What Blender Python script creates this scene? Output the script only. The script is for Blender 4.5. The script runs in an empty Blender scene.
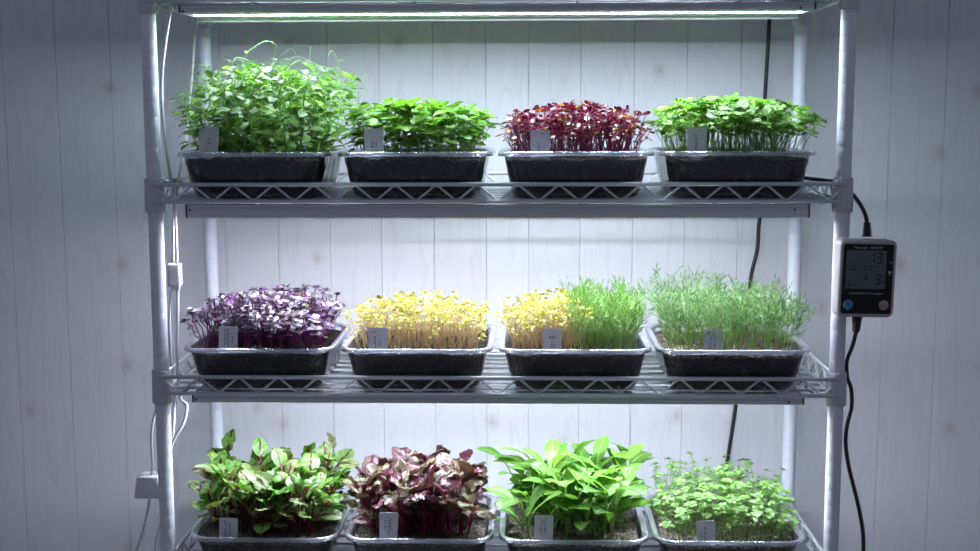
import bpy, math, random
from mathutils import Vector, Matrix, Euler, noise as mn
PI = math.pi
C = bpy.context.scene.collection
sc = bpy.context.scene
R = random.Random(7)

# ---------------------------------------------------------------- helpers
def tag(o, label=None, cat=None, group=None, kind=None):
    if label: o['label'] = label
    if cat: o['category'] = cat
    if group: o['group'] = group
    if kind: o['kind'] = kind
    return o

def empty(name, loc, rot=(0, 0, 0)):
    o = bpy.data.objects.new(name, None); C.objects.link(o)
    o.location = loc; o.rotation_euler = rot; o.empty_display_size = .02
    return o

class MB:
    def __init__(s):
        s.v = []; s.f = []; s.m = []; s.uv = []; s.r = []; s.rnd = 0.0
    def add(s, vs, fs, mat=0, uvs=None):
        b = len(s.v)
        s.v += [tuple(v) for v in vs]
        s.uv += (uvs if uvs else [(0, 0)] * len(vs))
        s.r += [s.rnd] * len(vs)
        for f in fs:
            s.f.append(tuple(i + b for i in f)); s.m.append(mat)
    def box(s, c, d, mat=0, M=None):
        x, y, z = [k / 2 for k in d]
        vs = [Vector((sx * x, sy * y, sz * z)) for sx in (-1, 1) for sy in (-1, 1) for sz in (-1, 1)]
        if M: vs = [M @ v for v in vs]
        vs = [v + Vector(c) for v in vs]
        s.add(vs, [(0, 1, 3, 2), (4, 6, 7, 5), (0, 4, 5, 1), (2, 3, 7, 6), (0, 2, 6, 4), (1, 5, 7, 3)], mat)
    def tube(s, pts, rad, n=8, mat=0, cap=True):
        pts = [Vector(p) for p in pts]; N = len(pts)
        if not hasattr(rad, '__len__'): rad = [rad] * N
        vs = []; fs = []; uvs = []
        up = None
        for i, p in enumerate(pts):
            t = (pts[min(i + 1, N - 1)] - pts[max(i - 1, 0)])
            if t.length < 1e-9: t = Vector((0, 0, 1))
            t.normalize()
            if up is None:
                a = Vector((0, 0, 1)) if abs(t.z) < .9 else Vector((1, 0, 0))
                up = (a - t * a.dot(t)).normalized()
            else:
                up = up - t * up.dot(t)
                up = up.normalized() if up.length > 1e-6 else t.orthogonal().normalized()
            sd = t.cross(up)
            for k in range(n):
                a = 2 * PI * k / n
                vs.append(p + (up * math.cos(a) + sd * math.sin(a)) * rad[i])
                uvs.append((i / max(N - 1, 1), .5))
        for i in range(N - 1):
            for k in range(n):
                a = i * n + k; b = i * n + (k + 1) % n
                fs.append((a, b, b + n, a + n))
        if cap:
            fs.append(tuple(range(n - 1, -1, -1))); fs.append(tuple((N - 1) * n + k for k in range(n)))
        s.add(vs, fs, mat, uvs)
    def loops(s, L, mat=0, cap0=True, cap1=True):
        n = len(L[0]); vs = [p for l in L for p in l]; fs = []
        for i in range(len(L) - 1):
            for k in range(n):
                a = i * n + k; b = i * n + (k + 1) % n
                fs.append((a, b, b + n, a + n))
        if cap0: fs.append(tuple(range(n - 1, -1, -1)))
        if cap1: fs.append(tuple((len(L) - 1) * n + k for k in range(n)))
        s.add(vs, fs, mat)
    def leaf(s, P, az, elev, L, W, shape, bend=.5, fold=.15, crk=0, nu=5, nv=2, mat=1, roll=0, cup=0):
        """a leaf blade as a bent, folded grid; uv: u along the blade, v across"""
        p = Vector(P); e = elev; s.rnd = R.random()
        lat = Vector((-math.sin(az), math.cos(az), 0))
        vs = []; uvs = []; fs = []
        off = Vector((R.random() * 50, R.random() * 50, 0))
        for i in range(nu + 1):
            u = i / nu
            d = Vector((math.cos(az) * math.cos(e), math.sin(az) * math.cos(e), math.sin(e)))
            la = lat.copy()
            if roll: la = Matrix.Rotation(roll, 3, d) @ la
            nrm = d.cross(la)
            if nrm.z < 0 and abs(e) < 1.4: nrm = -nrm
            w = max(shape(u), .02) * W / 2
            for j in range(-nv, nv + 1):
                t = j / nv
                q = p + la * (w * t) + nrm * (fold * w * abs(t) + cup * w * (t * t))
                if crk: q += nrm * crk * min(1, 1.3 * shape(u)) * mn.noise(off + Vector((u * 4.5, t * 2.2, 0)))
                vs.append(q); uvs.append((u, .5 + t * .5 * max(shape(u), .05)))
            p = p + d * (L / nu); e -= bend / nu
        m = 2 * nv + 1
        for i in range(nu):
            for j in range(m - 1):
                a = i * m + j; fs.append((a, a + 1, a + m + 1, a + m))
        s.add(vs, fs, mat, uvs)
    def mesh(s, name, mats, smooth=True):
        me = bpy.data.meshes.new(name)
        me.from_pydata(s.v, [], s.f)
        for m in mats: me.materials.append(m)
        me.polygons.foreach_set('material_index', s.m)
        me.polygons.foreach_set('use_smooth', [smooth] * len(s.f))
        uvl = me.uv_layers.new(name='UVMap')
        li = [0] * len(me.loops); me.loops.foreach_get('vertex_index', li)
        fl = []
        for i in li: fl += s.uv[i]
        uvl.data.foreach_set('uv', fl)
        at = me.attributes.new('rnd', 'FLOAT', 'POINT'); at.data.foreach_set('value', s.r)
        me.update()
        return me
    def obj(s, name, mats, parent=None, smooth=True, loc=None):
        if not isinstance(mats, (list, tuple)): mats = [mats]
        return link(name, s.mesh(name, mats, smooth), parent, loc)

def link(name, me, parent=None, loc=None):
    o = bpy.data.objects.new(name, me); C.objects.link(o)
    if parent: o.parent = parent
    if loc: o.location = loc
    return o

def copy_tree(o, parent=None):
    c = o.copy(); C.objects.link(c)
    if parent: c.parent = parent
    for ch in list(kids.get(o.name, [])): copy_tree(ch, c)
    return c
kids = {}

def rrect(w, d, r, z, cx=0, cy=0, n=6, flute=0, ns=1):
    """rounded rectangle loop, counter-clockwise"""
    pts = []
    r = min(r, w / 2 - 1e-5, d / 2 - 1e-5)
    cs = [(w / 2 - r, d / 2 - r, 0), (-w / 2 + r, d / 2 - r, PI / 2), (-w / 2 + r, -d / 2 + r, PI), (w / 2 - r, -d / 2 + r, 3 * PI / 2)]
    for ci, (x, y, a0) in enumerate(cs):
        for k in range(n + 1):
            a = a0 + PI / 2 * k / n
            pts.append(Vector((cx + x + r * math.cos(a), cy + y + r * math.sin(a), z)))
        if ns > 1:
            x2, y2, a2 = cs[(ci + 1) % 4]
            e0 = pts[-1]; e1 = Vector((cx + x2 + r * math.cos(a2), cy + y2 + r * math.sin(a2), z))
            for k in range(1, ns): pts.append(e0.lerp(e1, k / ns))
    return pts

def smooth_path(P, n=8):
    P = [Vector(p) for p in P]; out = []
    for i in range(len(P) - 1):
        p0 = P[max(i - 1, 0)]; p1 = P[i]; p2 = P[i + 1]; p3 = P[min(i + 2, len(P) - 1)]
        for k in range(n):
            t = k / n
            out.append(.5 * ((2 * p1) + (p2 - p0) * t + (2 * p0 - 5 * p1 + 4 * p2 - p3) * t * t + (3 * p1 - p0 - 3 * p2 + p3) * t ** 3))
    out.append(P[-1]); return out

# ---------------------------------------------------------------- materials
class NT:
    def __init__(s, name):
        s.m = bpy.data.materials.new(name); s.m.use_nodes = True; s.t = s.m.node_tree; s.t.nodes.clear()
        s.out = s.n('ShaderNodeOutputMaterial')
    def n(s, typ, **kw):
        nd = s.t.nodes.new(typ)
        for k, v in kw.items():
            if k.startswith('i_'):
                nd.inputs[k[2:].replace('_', ' ')].default_value = v
            else: setattr(nd, k, v)
        return nd
    def l(s, a, b): s.t.links.new(a, b)
    def math(s, op, a, b=None, clamp=False):
        nd = s.n('ShaderNodeMath', operation=op, use_clamp=clamp)
        for i, x in enumerate((a, b)):
            if x is None: continue
            if isinstance(x, (int, float)): nd.inputs[i].default_value = x
            else: s.l(x, nd.inputs[i])
        return nd.outputs[0]
    def ramp(s, fac, stops, interp='LINEAR'):
        nd = s.n('ShaderNodeValToRGB'); cr = nd.color_ramp; cr.interpolation = interp
        while len(cr.elements) < len(stops): cr.elements.new(.5)
        for e, (p, c) in zip(cr.elements, stops):
            e.position = p; e.color = (*c, 1) if len(c) == 3 else c
        s.l(fac, nd.inputs[0]); return nd.outputs[0]
    def mix(s, fac, a, b, mode='MIX'):
        nd = s.n('ShaderNodeMix', data_type='RGBA', blend_type=mode)
        for i, x in ((0, fac), (6, a), (7, b)):
            if isinstance(x, (int, float)): nd.inputs[i].default_value = x
            elif isinstance(x, tuple): nd.inputs[i].default_value = (*x, 1) if len(x) == 3 else x
            else: s.l(x, nd.inputs[i])
        return nd.outputs[2]
    def bump(s, h, strength=.3, dist=.001):
        b = s.n('ShaderNodeBump'); b.inputs['Strength'].default_value = strength; b.inputs['Distance'].default_value = dist
        s.l(h, b.inputs['Height']); return b.outputs[0]
    def noise(s, scale, detail=2, vec=None, rough=.5):
        nd = s.n('ShaderNodeTexNoise'); nd.inputs['Scale'].default_value = scale; nd.inputs['Detail'].default_value = detail
        nd.inputs['Roughness'].default_value = rough
        if vec is not None: s.l(vec, nd.inputs['Vector'])
        return nd.outputs[0]

def plain(name, col, rough=.4, metal=0, var=.06, spec=.5, nscale=40, bump=0, coat=0):
    t = NT(name); p = t.n('ShaderNodeBsdfPrincipled')
    co = t.n('ShaderNodeTexCoord').outputs['Object']
    nz = t.noise(nscale, 3, co)
    c = t.mix(nz, tuple(x * (1 - var) for x in col), tuple(min(1, x * (1 + var)) for x in col))
    t.l(c, p.inputs['Base Color'])
    p.inputs['Roughness'].default_value = rough; p.inputs['Metallic'].default_value = metal
    p.inputs['Specular IOR Level'].default_value = spec; p.inputs['Coat Weight'].default_value = coat
    if bump: t.l(t.bump(nz, bump), p.inputs['Normal'])
    t.l(p.outputs[0], t.out.inputs[0]); return t.m

def leafmat(name, stops, k=1.0, vein=None, vein_amt=1, rough=.35, spec=.5, transl=.3, tcol=(1.2, 1.2, .7), midrib=.05, nv=5, under=None, interp='LINEAR', edge=None, blotch=None):
    stops = [(p_, tuple(c * k for c in col_)) for p_, col_ in stops]
    t = NT(name)
    oi = t.n('ShaderNodeObjectInfo').outputs['Random']
    at = t.n('ShaderNodeAttribute', attribute_name='rnd').outputs['Fac']
    r = t.math('FRACT', t.math('ADD', at, oi))
    col = t.ramp(r, stops, interp)
    uv = t.n('ShaderNodeSeparateXYZ'); t.l(t.n('ShaderNodeUVMap', uv_map='UVMap').outputs[0], uv.inputs[0])
    u, v = uv.outputs[0], uv.outputs[1]
    av = t.math('MULTIPLY', t.math('ABSOLUTE', t.math('SUBTRACT', v, .5)), 2)
    co = t.n('ShaderNodeTexCoord').outputs['Object']
    nz = t.noise(260, 2, co)
    if blotch:
        nb = t.noise(95, 2, co)
        col = t.mix(t.math('MULTIPLY', t.ramp(nb, [(.42, (0, 0, 0)), (.62, (1, 1, 1))]), blotch[1]), col, blotch[0])
    col = t.mix(t.math('MULTIPLY', nz, .35), col, t.mix(1, col, (.62, .66, .6), 'MULTIPLY'))
    if edge:
        m = t.math('MULTIPLY', t.math('SUBTRACT', av, .55), 3, True)
        col = t.mix(t.math('MULTIPLY', m, edge[1]), col, edge[0])
    h = nz
    if vein:
        mid = t.math('SUBTRACT', 1, t.math('MULTIPLY', t.math('DIVIDE', av, midrib), t.math('ADD', .5, u)), True)
        ph = t.math('FRACT', t.math('ADD', t.math('MULTIPLY', t.math('SUBTRACT', u, t.math('MULTIPLY', av, .32)), nv), t.math('MULTIPLY', nz, .16)))
        sv = t.math('SUBTRACT', 1, t.math('MULTIPLY', t.math('ABSOLUTE', t.math('SUBTRACT', ph, .5)), 9), True)
        sv = t.math('MULTIPLY', sv, t.math('SUBTRACT', 1.15, av, True))
        vv = t.math('MULTIPLY', t.math('MAXIMUM', t.math('MULTIPLY', mid, 1.6, True), sv), vein_amt, True)
        col = t.mix(vv, col, vein)
        h = t.math('SUBTRACT', nz, vv)
    p = t.n('ShaderNodeBsdfPrincipled'); t.l(col, p.inputs['Base Color'])
    p.inputs['Roughness'].default_value = rough; p.inputs['Specular IOR Level'].default_value = spec
    bn = t.bump(h, .35, .0012); t.l(bn, p.inputs['Normal'])
    tr = t.n('ShaderNodeBsdfTranslucent'); t.l(t.mix(1, col, tcol, 'MULTIPLY'), tr.inputs[0])
    mx = t.n('ShaderNodeMixShader'); mx.inputs[0].default_value = transl
    t.l(p.outputs[0], mx.inputs[1]); t.l(tr.outputs[0], mx.inputs[2]); t.l(mx.outputs[0], t.out.inputs[0])
    return t.m

def clearmat(name, tint, frost, rough=.06, wob=.4, streak=0.0):
    t = NT(name); co = t.n('ShaderNodeTexCoord').outputs['Object']
    nz = t.noise(22, 2, co); bn = t.bump(nz, wob, .004)
    tr = t.n('ShaderNodeBsdfTransparent'); tr.inputs[0].default_value = (*tint, 1)
    gl = t.n('ShaderNodeBsdfGlossy'); gl.inputs['Roughness'].default_value = rough; gl.inputs[0].default_value = (.95, .96, 1, 1); t.l(bn, gl.inputs['Normal'])
    df = t.n('ShaderNodeBsdfPrincipled'); df.inputs['Base Color'].default_value = (.72, .76, .86, 1); df.inputs['Roughness'].default_value = .2; t.l(bn, df.inputs['Normal'])
    lw = t.n('ShaderNodeLayerWeight'); lw.inputs[0].default_value = .28; t.l(bn, lw.inputs['Normal'])
    fr = t.math('ADD', t.math('MULTIPLY', lw.outputs['Fresnel'], .85), .03, True)
    m1 = t.n('ShaderNodeMixShader'); t.l(fr, m1.inputs[0]); t.l(tr.outputs[0], m1.inputs[1]); t.l(gl.outputs[0], m1.inputs[2])
    m2 = t.n('ShaderNodeMixShader'); t.l(m1.outputs[0], m2.inputs[1]); t.l(df.outputs[0], m2.inputs[2])
    if streak:
        mp = t.n('ShaderNodeMapping'); mp.inputs['Scale'].default_value = (60, 60, 14); t.l(co, mp.inputs[0])
        st = t.ramp(t.noise(1, 4, mp.outputs[0], .6), [(.56, (0, 0, 0)), (.72, (1, 1, 1))])
        t.l(t.math('ADD', t.math('MULTIPLY', st, streak), frost, True), m2.inputs[0])
    else: m2.inputs[0].default_value = frost
    t.l(m2.outputs[0], t.out.inputs[0]); return t.m

def wallmat():
    t = NT('whitewashed_board'); co = t.n('ShaderNodeTexCoord').outputs['Object']
    at = t.n('ShaderNodeAttribute', attribute_name='rnd').outputs['Fac']
    sep = t.n('ShaderNodeSeparateXYZ'); t.l(co, sep.inputs[0])
    cmb = t.n('ShaderNodeCombineXYZ')
    t.l(sep.outputs[0], cmb.inputs[0]); t.l(t.math('MULTIPLY', at, 37), cmb.inputs[1])
    t.l(t.math('ADD', t.math('MULTIPLY', sep.outputs[2], .16), t.math('MULTIPLY', at, 9)), cmb.inputs[2])
    n1 = t.noise(9, 3, cmb.outputs[0])
    rings = t.math('FRACT', t.math('MULTIPLY', n1, 9))
    line = t.math('SUBTRACT', 1, t.math('MULTIPLY', t.math('ABSOLUTE', t.math('SUBTRACT', rings, .5)), 11), True)
    cm2 = t.n('ShaderNodeCombineXYZ'); t.l(sep.outputs[0], cm2.inputs[0]); t.l(at, cm2.inputs[1]); t.l(t.math('MULTIPLY', sep.outputs[2], .03), cm2.inputs[2])
    fine = t.noise(260, 3, cm2.outputs[0])
    cm3 = t.n('ShaderNodeCombineXYZ'); t.l(sep.outputs[0], cm3.inputs[0]); t.l(t.math('MULTIPLY', sep.outputs[2], .75), cm3.inputs[1])
    vo = t.n('ShaderNodeTexVoronoi', voronoi_dimensions='2D'); vo.inputs['Scale'].default_value = 4.3; t.l(cm3.outputs[0], vo.inputs['Vector'])
    dist = t.math('ADD', vo.outputs['Distance'], t.math('MULTIPLY', t.noise(30, 3, co), .09))
    knot = t.ramp(dist, [(.06, (1, 1, 1)), (.085, (.4, .4, .4)), (.13, (0, 0, 0))])
    kr = t.math('MULTIPLY', t.math('SUBTRACT', 1, t.math('MULTIPLY', t.math('ABSOLUTE', t.math('SUBTRACT', t.math('FRACT', t.math('MULTIPLY', dist, 28)), .5)), 5), True), t.ramp(dist, [(.08, (1, 1, 1)), (.20, (0, 0, 0))]))
    base = t.mix(fine, (.61, .625, .67), (.70, .715, .755))
    base = t.mix(t.math('MULTIPLY', line, .17), base, (.42, .39, .37))
    base = t.mix(t.math('MULTIPLY', kr, .20), base, (.40, .33, .30))
    base = t.mix(t.math('MULTIPLY', knot, .38), base, (.33, .24, .20))
    base = t.mix(t.math('MULTIPLY', at, .12), base, (.55, .55, .56))
    p = t.n('ShaderNodeBsdfPrincipled'); t.l(base, p.inputs['Base Color']); p.inputs['Roughness'].default_value = .55
    p.inputs['Specular IOR Level'].default_value = .35
    t.l(t.bump(t.math('SUBTRACT', fine, t.math('MULTIPLY', line, .5)), .15, .0005), p.inputs['Normal'])
    t.l(p.outputs[0], t.out.inputs[0]); return t.m

def soilmat(name, dark, mid, light, amt):
    t = NT(name); co = t.n('ShaderNodeTexCoord').outputs['Object']
    vo = t.n('ShaderNodeTexVoronoi'); vo.inputs['Scale'].default_value = 420; t.l(co, vo.inputs['Vector'])
    sp = t.n('ShaderNodeSeparateColor'); t.l(vo.outputs['Color'], sp.inputs[0])
    c = t.ramp(sp.outputs[0], [(0, dark), (.55, mid), (1 - amt, mid), (min(1, 1.02 - amt), light), ], 'LINEAR')
    c = t.mix(t.ramp(t.noise(60, 3, co), [(.35, (0, 0, 0)), (.7, (1, 1, 1))]), c, t.mix(1, c, (.35, .33, .3), 'MULTIPLY'))
    p = t.n('ShaderNodeBsdfPrincipled'); t.l(c, p.inputs['Base Color']); p.inputs['Roughness'].default_value = .8
    t.l(t.bump(vo.outputs['Distance'], 1, .004), p.inputs['Normal'])
    t.l(p.outputs[0], t.out.inputs[0]); return t.m

def emit(name, col, strength):
    t = NT(name); e = t.n('ShaderNodeEmission'); e.inputs[0].default_value = (*col, 1)
    co = t.n('ShaderNodeSeparateXYZ'); t.l(t.n('ShaderNodeTexCoord').outputs['Object'], co.inputs[0])
    f = t.math('ABSOLUTE', t.math('SUBTRACT', t.math('FRACT', t.math('MULTIPLY', co.outputs[0], 1 / .0075)), .5))
    f = t.math('SUBTRACT', 1.6, t.math('MULTIPLY', f, 2.6))
    t.l(t.math('MULTIPLY', f, strength), e.inputs[1])
    t.l(e.outputs[0], t.out.inputs[0]); return t.m

M = {}
M['wall'] = wallmat()
M['floor'] = plain('grey_floor', (.22, .21, .2), .6, nscale=8)
M['post'] = plain('powder_coated_steel', (.70, .74, .83), .42, 0, .03, .4, 90)
M['sleeve'] = plain('grey_shelf_sleeve', (.52, .54, .59), .45, 0, .04)
M['wire'] = plain('coated_wire', (.62, .65, .70), .33, .2, .05)
M['housing'] = plain('brushed_light_housing', (.62, .64, .69), .4, .1, .04)
M['housing_dark'] = plain('dark_seam', (.06, .065, .08), .5)
M['black'] = plain('black_rubber', (.012, .013, .016), .42, 0, .2)
M['white_plastic'] = plain('white_plastic', (.72, .73, .76), .35, 0, .02)
M['white_cable'] = plain('white_cable', (.66, .68, .72), .4, 0, .03)
M['tag'] = plain('white_plant_tag', (.74, .74, .79), .5, 0, .08, nscale=90)
M['ink'] = plain('black_ink', (.02, .02, .025), .6)
M['meter_case'] = plain('grey_white_case', (.36, .35, .36), .45, 0, .03)
M['meter_face'] = plain('black_face', (.006, .007, .009), .35, 0, .1, .25)
M['lcd'] = plain('lcd_screen', (.11, .135, .14), .45, 0, .06, .25)
M['lcd_ink'] = plain('lcd_segment', (.012, .018, .022), .5)
M['print'] = plain('pale_print', (.42, .45, .5), .5)
M['blue'] = plain('blue_button', (.02, .20, .50), .35)
M['pink'] = plain('pink_button', (.42, .24, .22), .4)
M['clear'] = clearmat('clear_tray_plastic', (.93, .94, .95), .015, streak=.16)
M['rim'] = clearmat('tray_rim_plastic', (.86, .88, .94), .24, .24, .3)
M['led0'] = emit('led_row_top', (.76, .87, 1.0), 125)
M['led1'] = emit('led_row_middle', (.84, .85, 1.0), 138)
M['led2'] = emit('led_row_lower', (.82, .87, 1.0), 126)
M['soil_dark'] = soilmat('dark_potting_soil', (.006, .005, .005), (.018, .014, .011), (.16, .12, .09), .06)
M['soil_pale'] = soilmat('speckled_potting_soil', (.06, .045, .035), (.17, .13, .10), (.50, .44, .36), .3)

# ---------------------------------------------------------------- setting
Z1, S, TR = 1.2842, .3275, .0286            # top wire of the first shelf below the eye, spacing, height of the wire truss
SHZ = [Z1 + .33, Z1, Z1 - S, Z1 - 2 * S]    # four shelves
HX, DY = .575, .355                          # half width and depth between post centres
WY = .43

gr = [-1.006, -.897, -.786, -.678, -.564, -.456, -.349, -.244, -.137, -.031, .054, .158, .264, .369, .475, .579, .687, .771, .878]
x = gr[0]
while x > -2.2: x -= .107; gr.insert(0, x)
x = gr[-1]
while x < 2.2: x += .107; gr.append(x)
w = MB()
for a, b in zip(gr[:-1], gr[1:]):
    w.rnd = R.random(); g = .0003; bv = .0007
    L = []
    for y, i in ((WY + .02, 0), (WY + .0008, 0), (WY, bv)):
        L.append([Vector((a + g + i, y, 0)), Vector((b - g - i, y, 0)), Vector((b - g - i, y, 2.6)), Vector((a + g + i, y, 2.6))])
    w.loops(L)
w.rnd = .5
w.box((0, WY + .032, 1.3), (4.6, .02, 2.6))
tag(w.obj('wall_back', M['wall'], smooth=False), 'white-washed vertical wooden boards with thin grooves behind the rack', 'wall', kind='structure')
f = MB(); f.box((0, -.8, -.02), (4.6, 2.9, .04)); tag(f.obj('floor', M['floor'], smooth=False), kind='structure')

# ---------------------------------------------------------------- rack
rack = tag(empty('shelving_rack', (0, DY / 2, 0)), 'grey-white steel wire rack with four shelves and round posts', 'shelving rack')
def rel(o, px, py, pz=0):
    """parent keeps world placement: child meshes of the rack are written in world coordinates"""
    o.location = (-px, -py, -pz); return o
for sx in (-1, 1):
    for sy in (0, 1):
        cx, cy = sx * HX, sy * DY
        m = MB(); pts = []; rad = []
        z = .012
        prof = [(.004, .010), (.012, .0127)]
        zz = .05
        while zz < 1.66:                     # rolled grooves every 25 mm as on such posts
            prof += [(zz - .0012, .0127), (zz, .01235), (zz + .0012, .0127)]; zz += .0254
        prof += [(1.672, .0127), (1.676, .0118)]
        m.tube([(cx, cy, a) for a, _ in prof], [r for _, r in prof], 28)
        rel(m.obj('post', M['post'], rack), 0, DY / 2)
        m = MB(); m.tube([(cx, cy, 0), (cx, cy, .01), (cx, cy, .014)], [.018, .018, .010], 20)
        rel(m.obj('foot', M['black'], rack), 0, DY / 2)

def truss(m, a, b, z, off, phase=0, nseg=None):
    """two rails and a zigzag wire between a and b"""
    a = Vector(a); b = Vector(b); L = (b - a).length
    up = Vector((0, 0, 1))
    m.tube([a + up * z, b + up * z], .0036, 10)
    m.tube([a + up * (z - TR), b + up * (z - TR)], .0034, 10)
    n = nseg or max(1, round(L / .0665)); st = L / n
    pts = []
    for k in range(n + 1):
        t = k * st
        if k < n:
            pts.append(a.lerp(b, min(1, (t + st * .0) / L)) + up * (z - .003)); pts.append(a.lerp(b, min(1, (t + st * .10) / L)) + up * (z - .003))
            pts.append(a.lerp(b, (t + st * .5) / L) + up * (z - TR + .003)); pts.append(a.lerp(b, (t + st * .6) / L) + up * (z - TR + .003))
    pts.append(b + up * (z - .003))
    m.tube([p + Vector(off) for p in pts], .0020, 6)

for z in SHZ:
    m = MB()
    zm = z - TR + .0015
    for k in range(8):
        y = .022 + k * .0445
        m.tube([(-HX + .012, y, zm), (HX - .012, y, zm)], .0025, 8)
    for x in (-.54, -.40, -.135, .135, .40, .54):
        m.tube([(x, -.010, zm - .0048), (x, DY + .010, zm - .0048)], .0025, 8)
    sh = rel(m.obj('wire_shelf', M['wire'], rack), 0, DY / 2)
    def sub(m, name, mat):
        o = m.obj(name, mat, sh); o.location = (0, 0, 0); return o
    m = MB(); truss(m, (-HX - .004, -.0145, 0), (HX + .004, -.0145, 0), z, (0, .003, 0), nseg=17); sub(m, 'front_rail', M['wire'])
    m = MB(); truss(m, (-HX - .004, DY + .0145, 0), (HX + .004, DY + .0145, 0), z, (0, -.003, 0), nseg=17); sub(m, 'rear_rail', M['wire'])
    for sx in (-1, 1):
        m = MB(); truss(m, (sx * HX, .012, 0), (sx * HX, DY - .012, 0), z, (-sx * .003, 0, 0), nseg=5); sub(m, 'side_rail', M['wire'])
        for cy in (0, DY):
            m = MB(); c = (sx * HX, cy)
            prof = [(z + .0085, .0130), (z + .0095, .0158), (z + .008, .0163), (z - .028, .0170), (z - .046, .0172), (z - .0475, .0165), (z - .047, .0130)]
            m.tube([(c[0], c[1], a) for a, _ in prof], [r for _, r in prof], 28, cap=False); sub(m, 'sleeve', M['sleeve'])

# ---------------------------------------------------------------- grow lights
LBL = ['slim grow light under the top shelf with its white row of diodes lit',
       'slim grow light hung under the shelf of pea shoots, basil and amaranth',
       'slim grow light hung under the shelf of purple, yellow and feathery seedlings']
for k in range(3):
    z = SHZ[k]; zt = z - TR - .0065; zb = z - TR - (.0180, .0288, .0205)[k]
    t = tag(empty('grow_light', (0, .15, zb)), LBL[k], 'grow light', 'grow lights under the wire shelves')
    x0, x1, y0, y1 = -.524, .522, .006, .145
    ly = .064
    m = MB()
    # housing: an open channel for the diodes with a shallow lip each side
    g0, g1, dep = ly - .014, ly + .014, .0016
    prof = [(y0, zb + .0006), (y0 + .0006, zb), (g0, zb), (g0, zb + dep), (g1, zb + dep), (g1, zb), (y1 - .006, zb), (y1 - .006, zb - .0055), (y1, zb - .0055), (y1, zt), (y0 + .0006, zt), (y0, zt - .0006), (y0, zt - .0045), (y0 + .0012, zt - .005), (y0 + .0012, zt - .0058), (y0, zt - .0063)]
    vs = [Vector((x, y - .15, zz - zb)) for x in (x0, x1) for y, zz in prof]
    n = len(prof)
    m.add(vs, [(i, (i + 1) % n, (i + 1) % n + n, i + n) for i in range(n)])
    for xx, s0 in ((x0 - .0008, -1), (x1 + .0008, 1)): pass
    m.obj('housing', M['housing'], t, smooth=False)
    for xx in (x0, x1):
        m = MB(); m.box((xx, (y0 + y1) / 2 - .15, (zt - zb) / 2 + .0003), (.003, y1 - y0 + .001, zt - zb + .0004)); m.obj('end_cap', M['housing_dark'], t, smooth=False)
    m = MB(); zl = dep - .0004
    m.box((-.0, ly - .15, zl), (x1 - x0 - .016, .024, .0007)); m.obj('led_strip', M['led%d' % k], t, smooth=False)
    for xx in (x0 + .006, x1 - .024):
        m = MB(); m.tube([(xx, y0 - .15 + .001, zt - zb - .009), (xx, y0 - .15 - .0012, zt - zb - .009)], .0018, 10); m.obj('screw', M['black'], t)

# ---------------------------------------------------------------- trays, soil
TX = [-.407, -.136, .134, .402]
TY = .111
TH = [.078, .075, .071]
TW, TD = .252, .262
ZM = [SHZ[k + 1] - TR + .0042 for k in range(3)]
def bodyloop(k, z, inset=0.0, n=6, ns=1, ribs=False):
    h = TH[k] - .004; q = min(1, z / h); s = q ** .8
    w = .206 + (.240 - .206) * s - 2 * inset; d = .216 + (.250 - .216) * s - 2 * inset
    pts = rrect(w, d, .030, z, n=n, ns=ns)
    if ribs:
        out = []
        for p in pts:
            if abs(p.x) > w / 2 - .026:
                a = .0016 * math.sin(p.y * 2 * PI / .013) * min(1, z / .01) * min(1, (h - z) / .01 + .0)
                p = p + Vector((math.copysign(a, p.x), 0, 0))
            elif abs(p.y) > d / 2 - .001 and abs(p.x) > .06:
                a = .0010 * math.sin(p.x * 2 * PI / .016) * min(1, z / .01) * min(1, (h - z) / .01)
                p = p + Vector((0, math.copysign(a, p.y), 0))
            out.append(p)
        pts = out
    return pts
traymesh = []
for k in range(3):
    H = TH[k]; m = MB()
    L = [rrect(.180, .190, .026, .0012, n=6, ns=24), rrect(.192, .202, .028, 0, n=6, ns=24), rrect(.200, .210, .03, .0012, n=6, ns=24)]
    for z in [.005, .012, .02, .03, .04, .05, .058, H - .006]:
        L.append(bodyloop(k, z, 0, 6, 24, True))
    m.loops(L, 0, True, False)
    body = m.mesh('tray_body', [M['clear']])
    m = MB()
    z = H - .006
    A = [(.0, z - .001), (.0, z + .0030), (.0014, z + .0044), (.0052, z + .0046), (.0068, z + .0060), (.0088, z + .0060), (.0100, z + .0048), (.0106, z - .0014), (.0100, z - .0016), (.0090, z + .0034), (.0012, z + .0030), (.0006, z - .001)]
    L = [rrect(.240 + 2 * i, .250 + 2 * i, .030 + i, zz, n=8) for i, zz in A]
    m.loops(L, 0, False, False)
    rim = m.mesh('tray_rim', [M['rim']])
    traymesh.append((body, rim))
SOILH = [TH[0] - .014, TH[1] - .013, TH[2] - .014]
PL = [['pea shoots', 'broad-leaved basil seedlings', 'red amaranth seedlings', 'frilly mustard seedlings'],
      ['purple-stemmed cabbage seedlings', 'yellow sprouts', 'yellow sprouts beside fine green dill', 'feathery green fennel'],
      ['red-veined sorrel', 'dark bronze beet leaves', 'long-leaved green spinach', 'small round-leaved cress']]
ROWN = ['top', 'middle', 'bottom']
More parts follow.
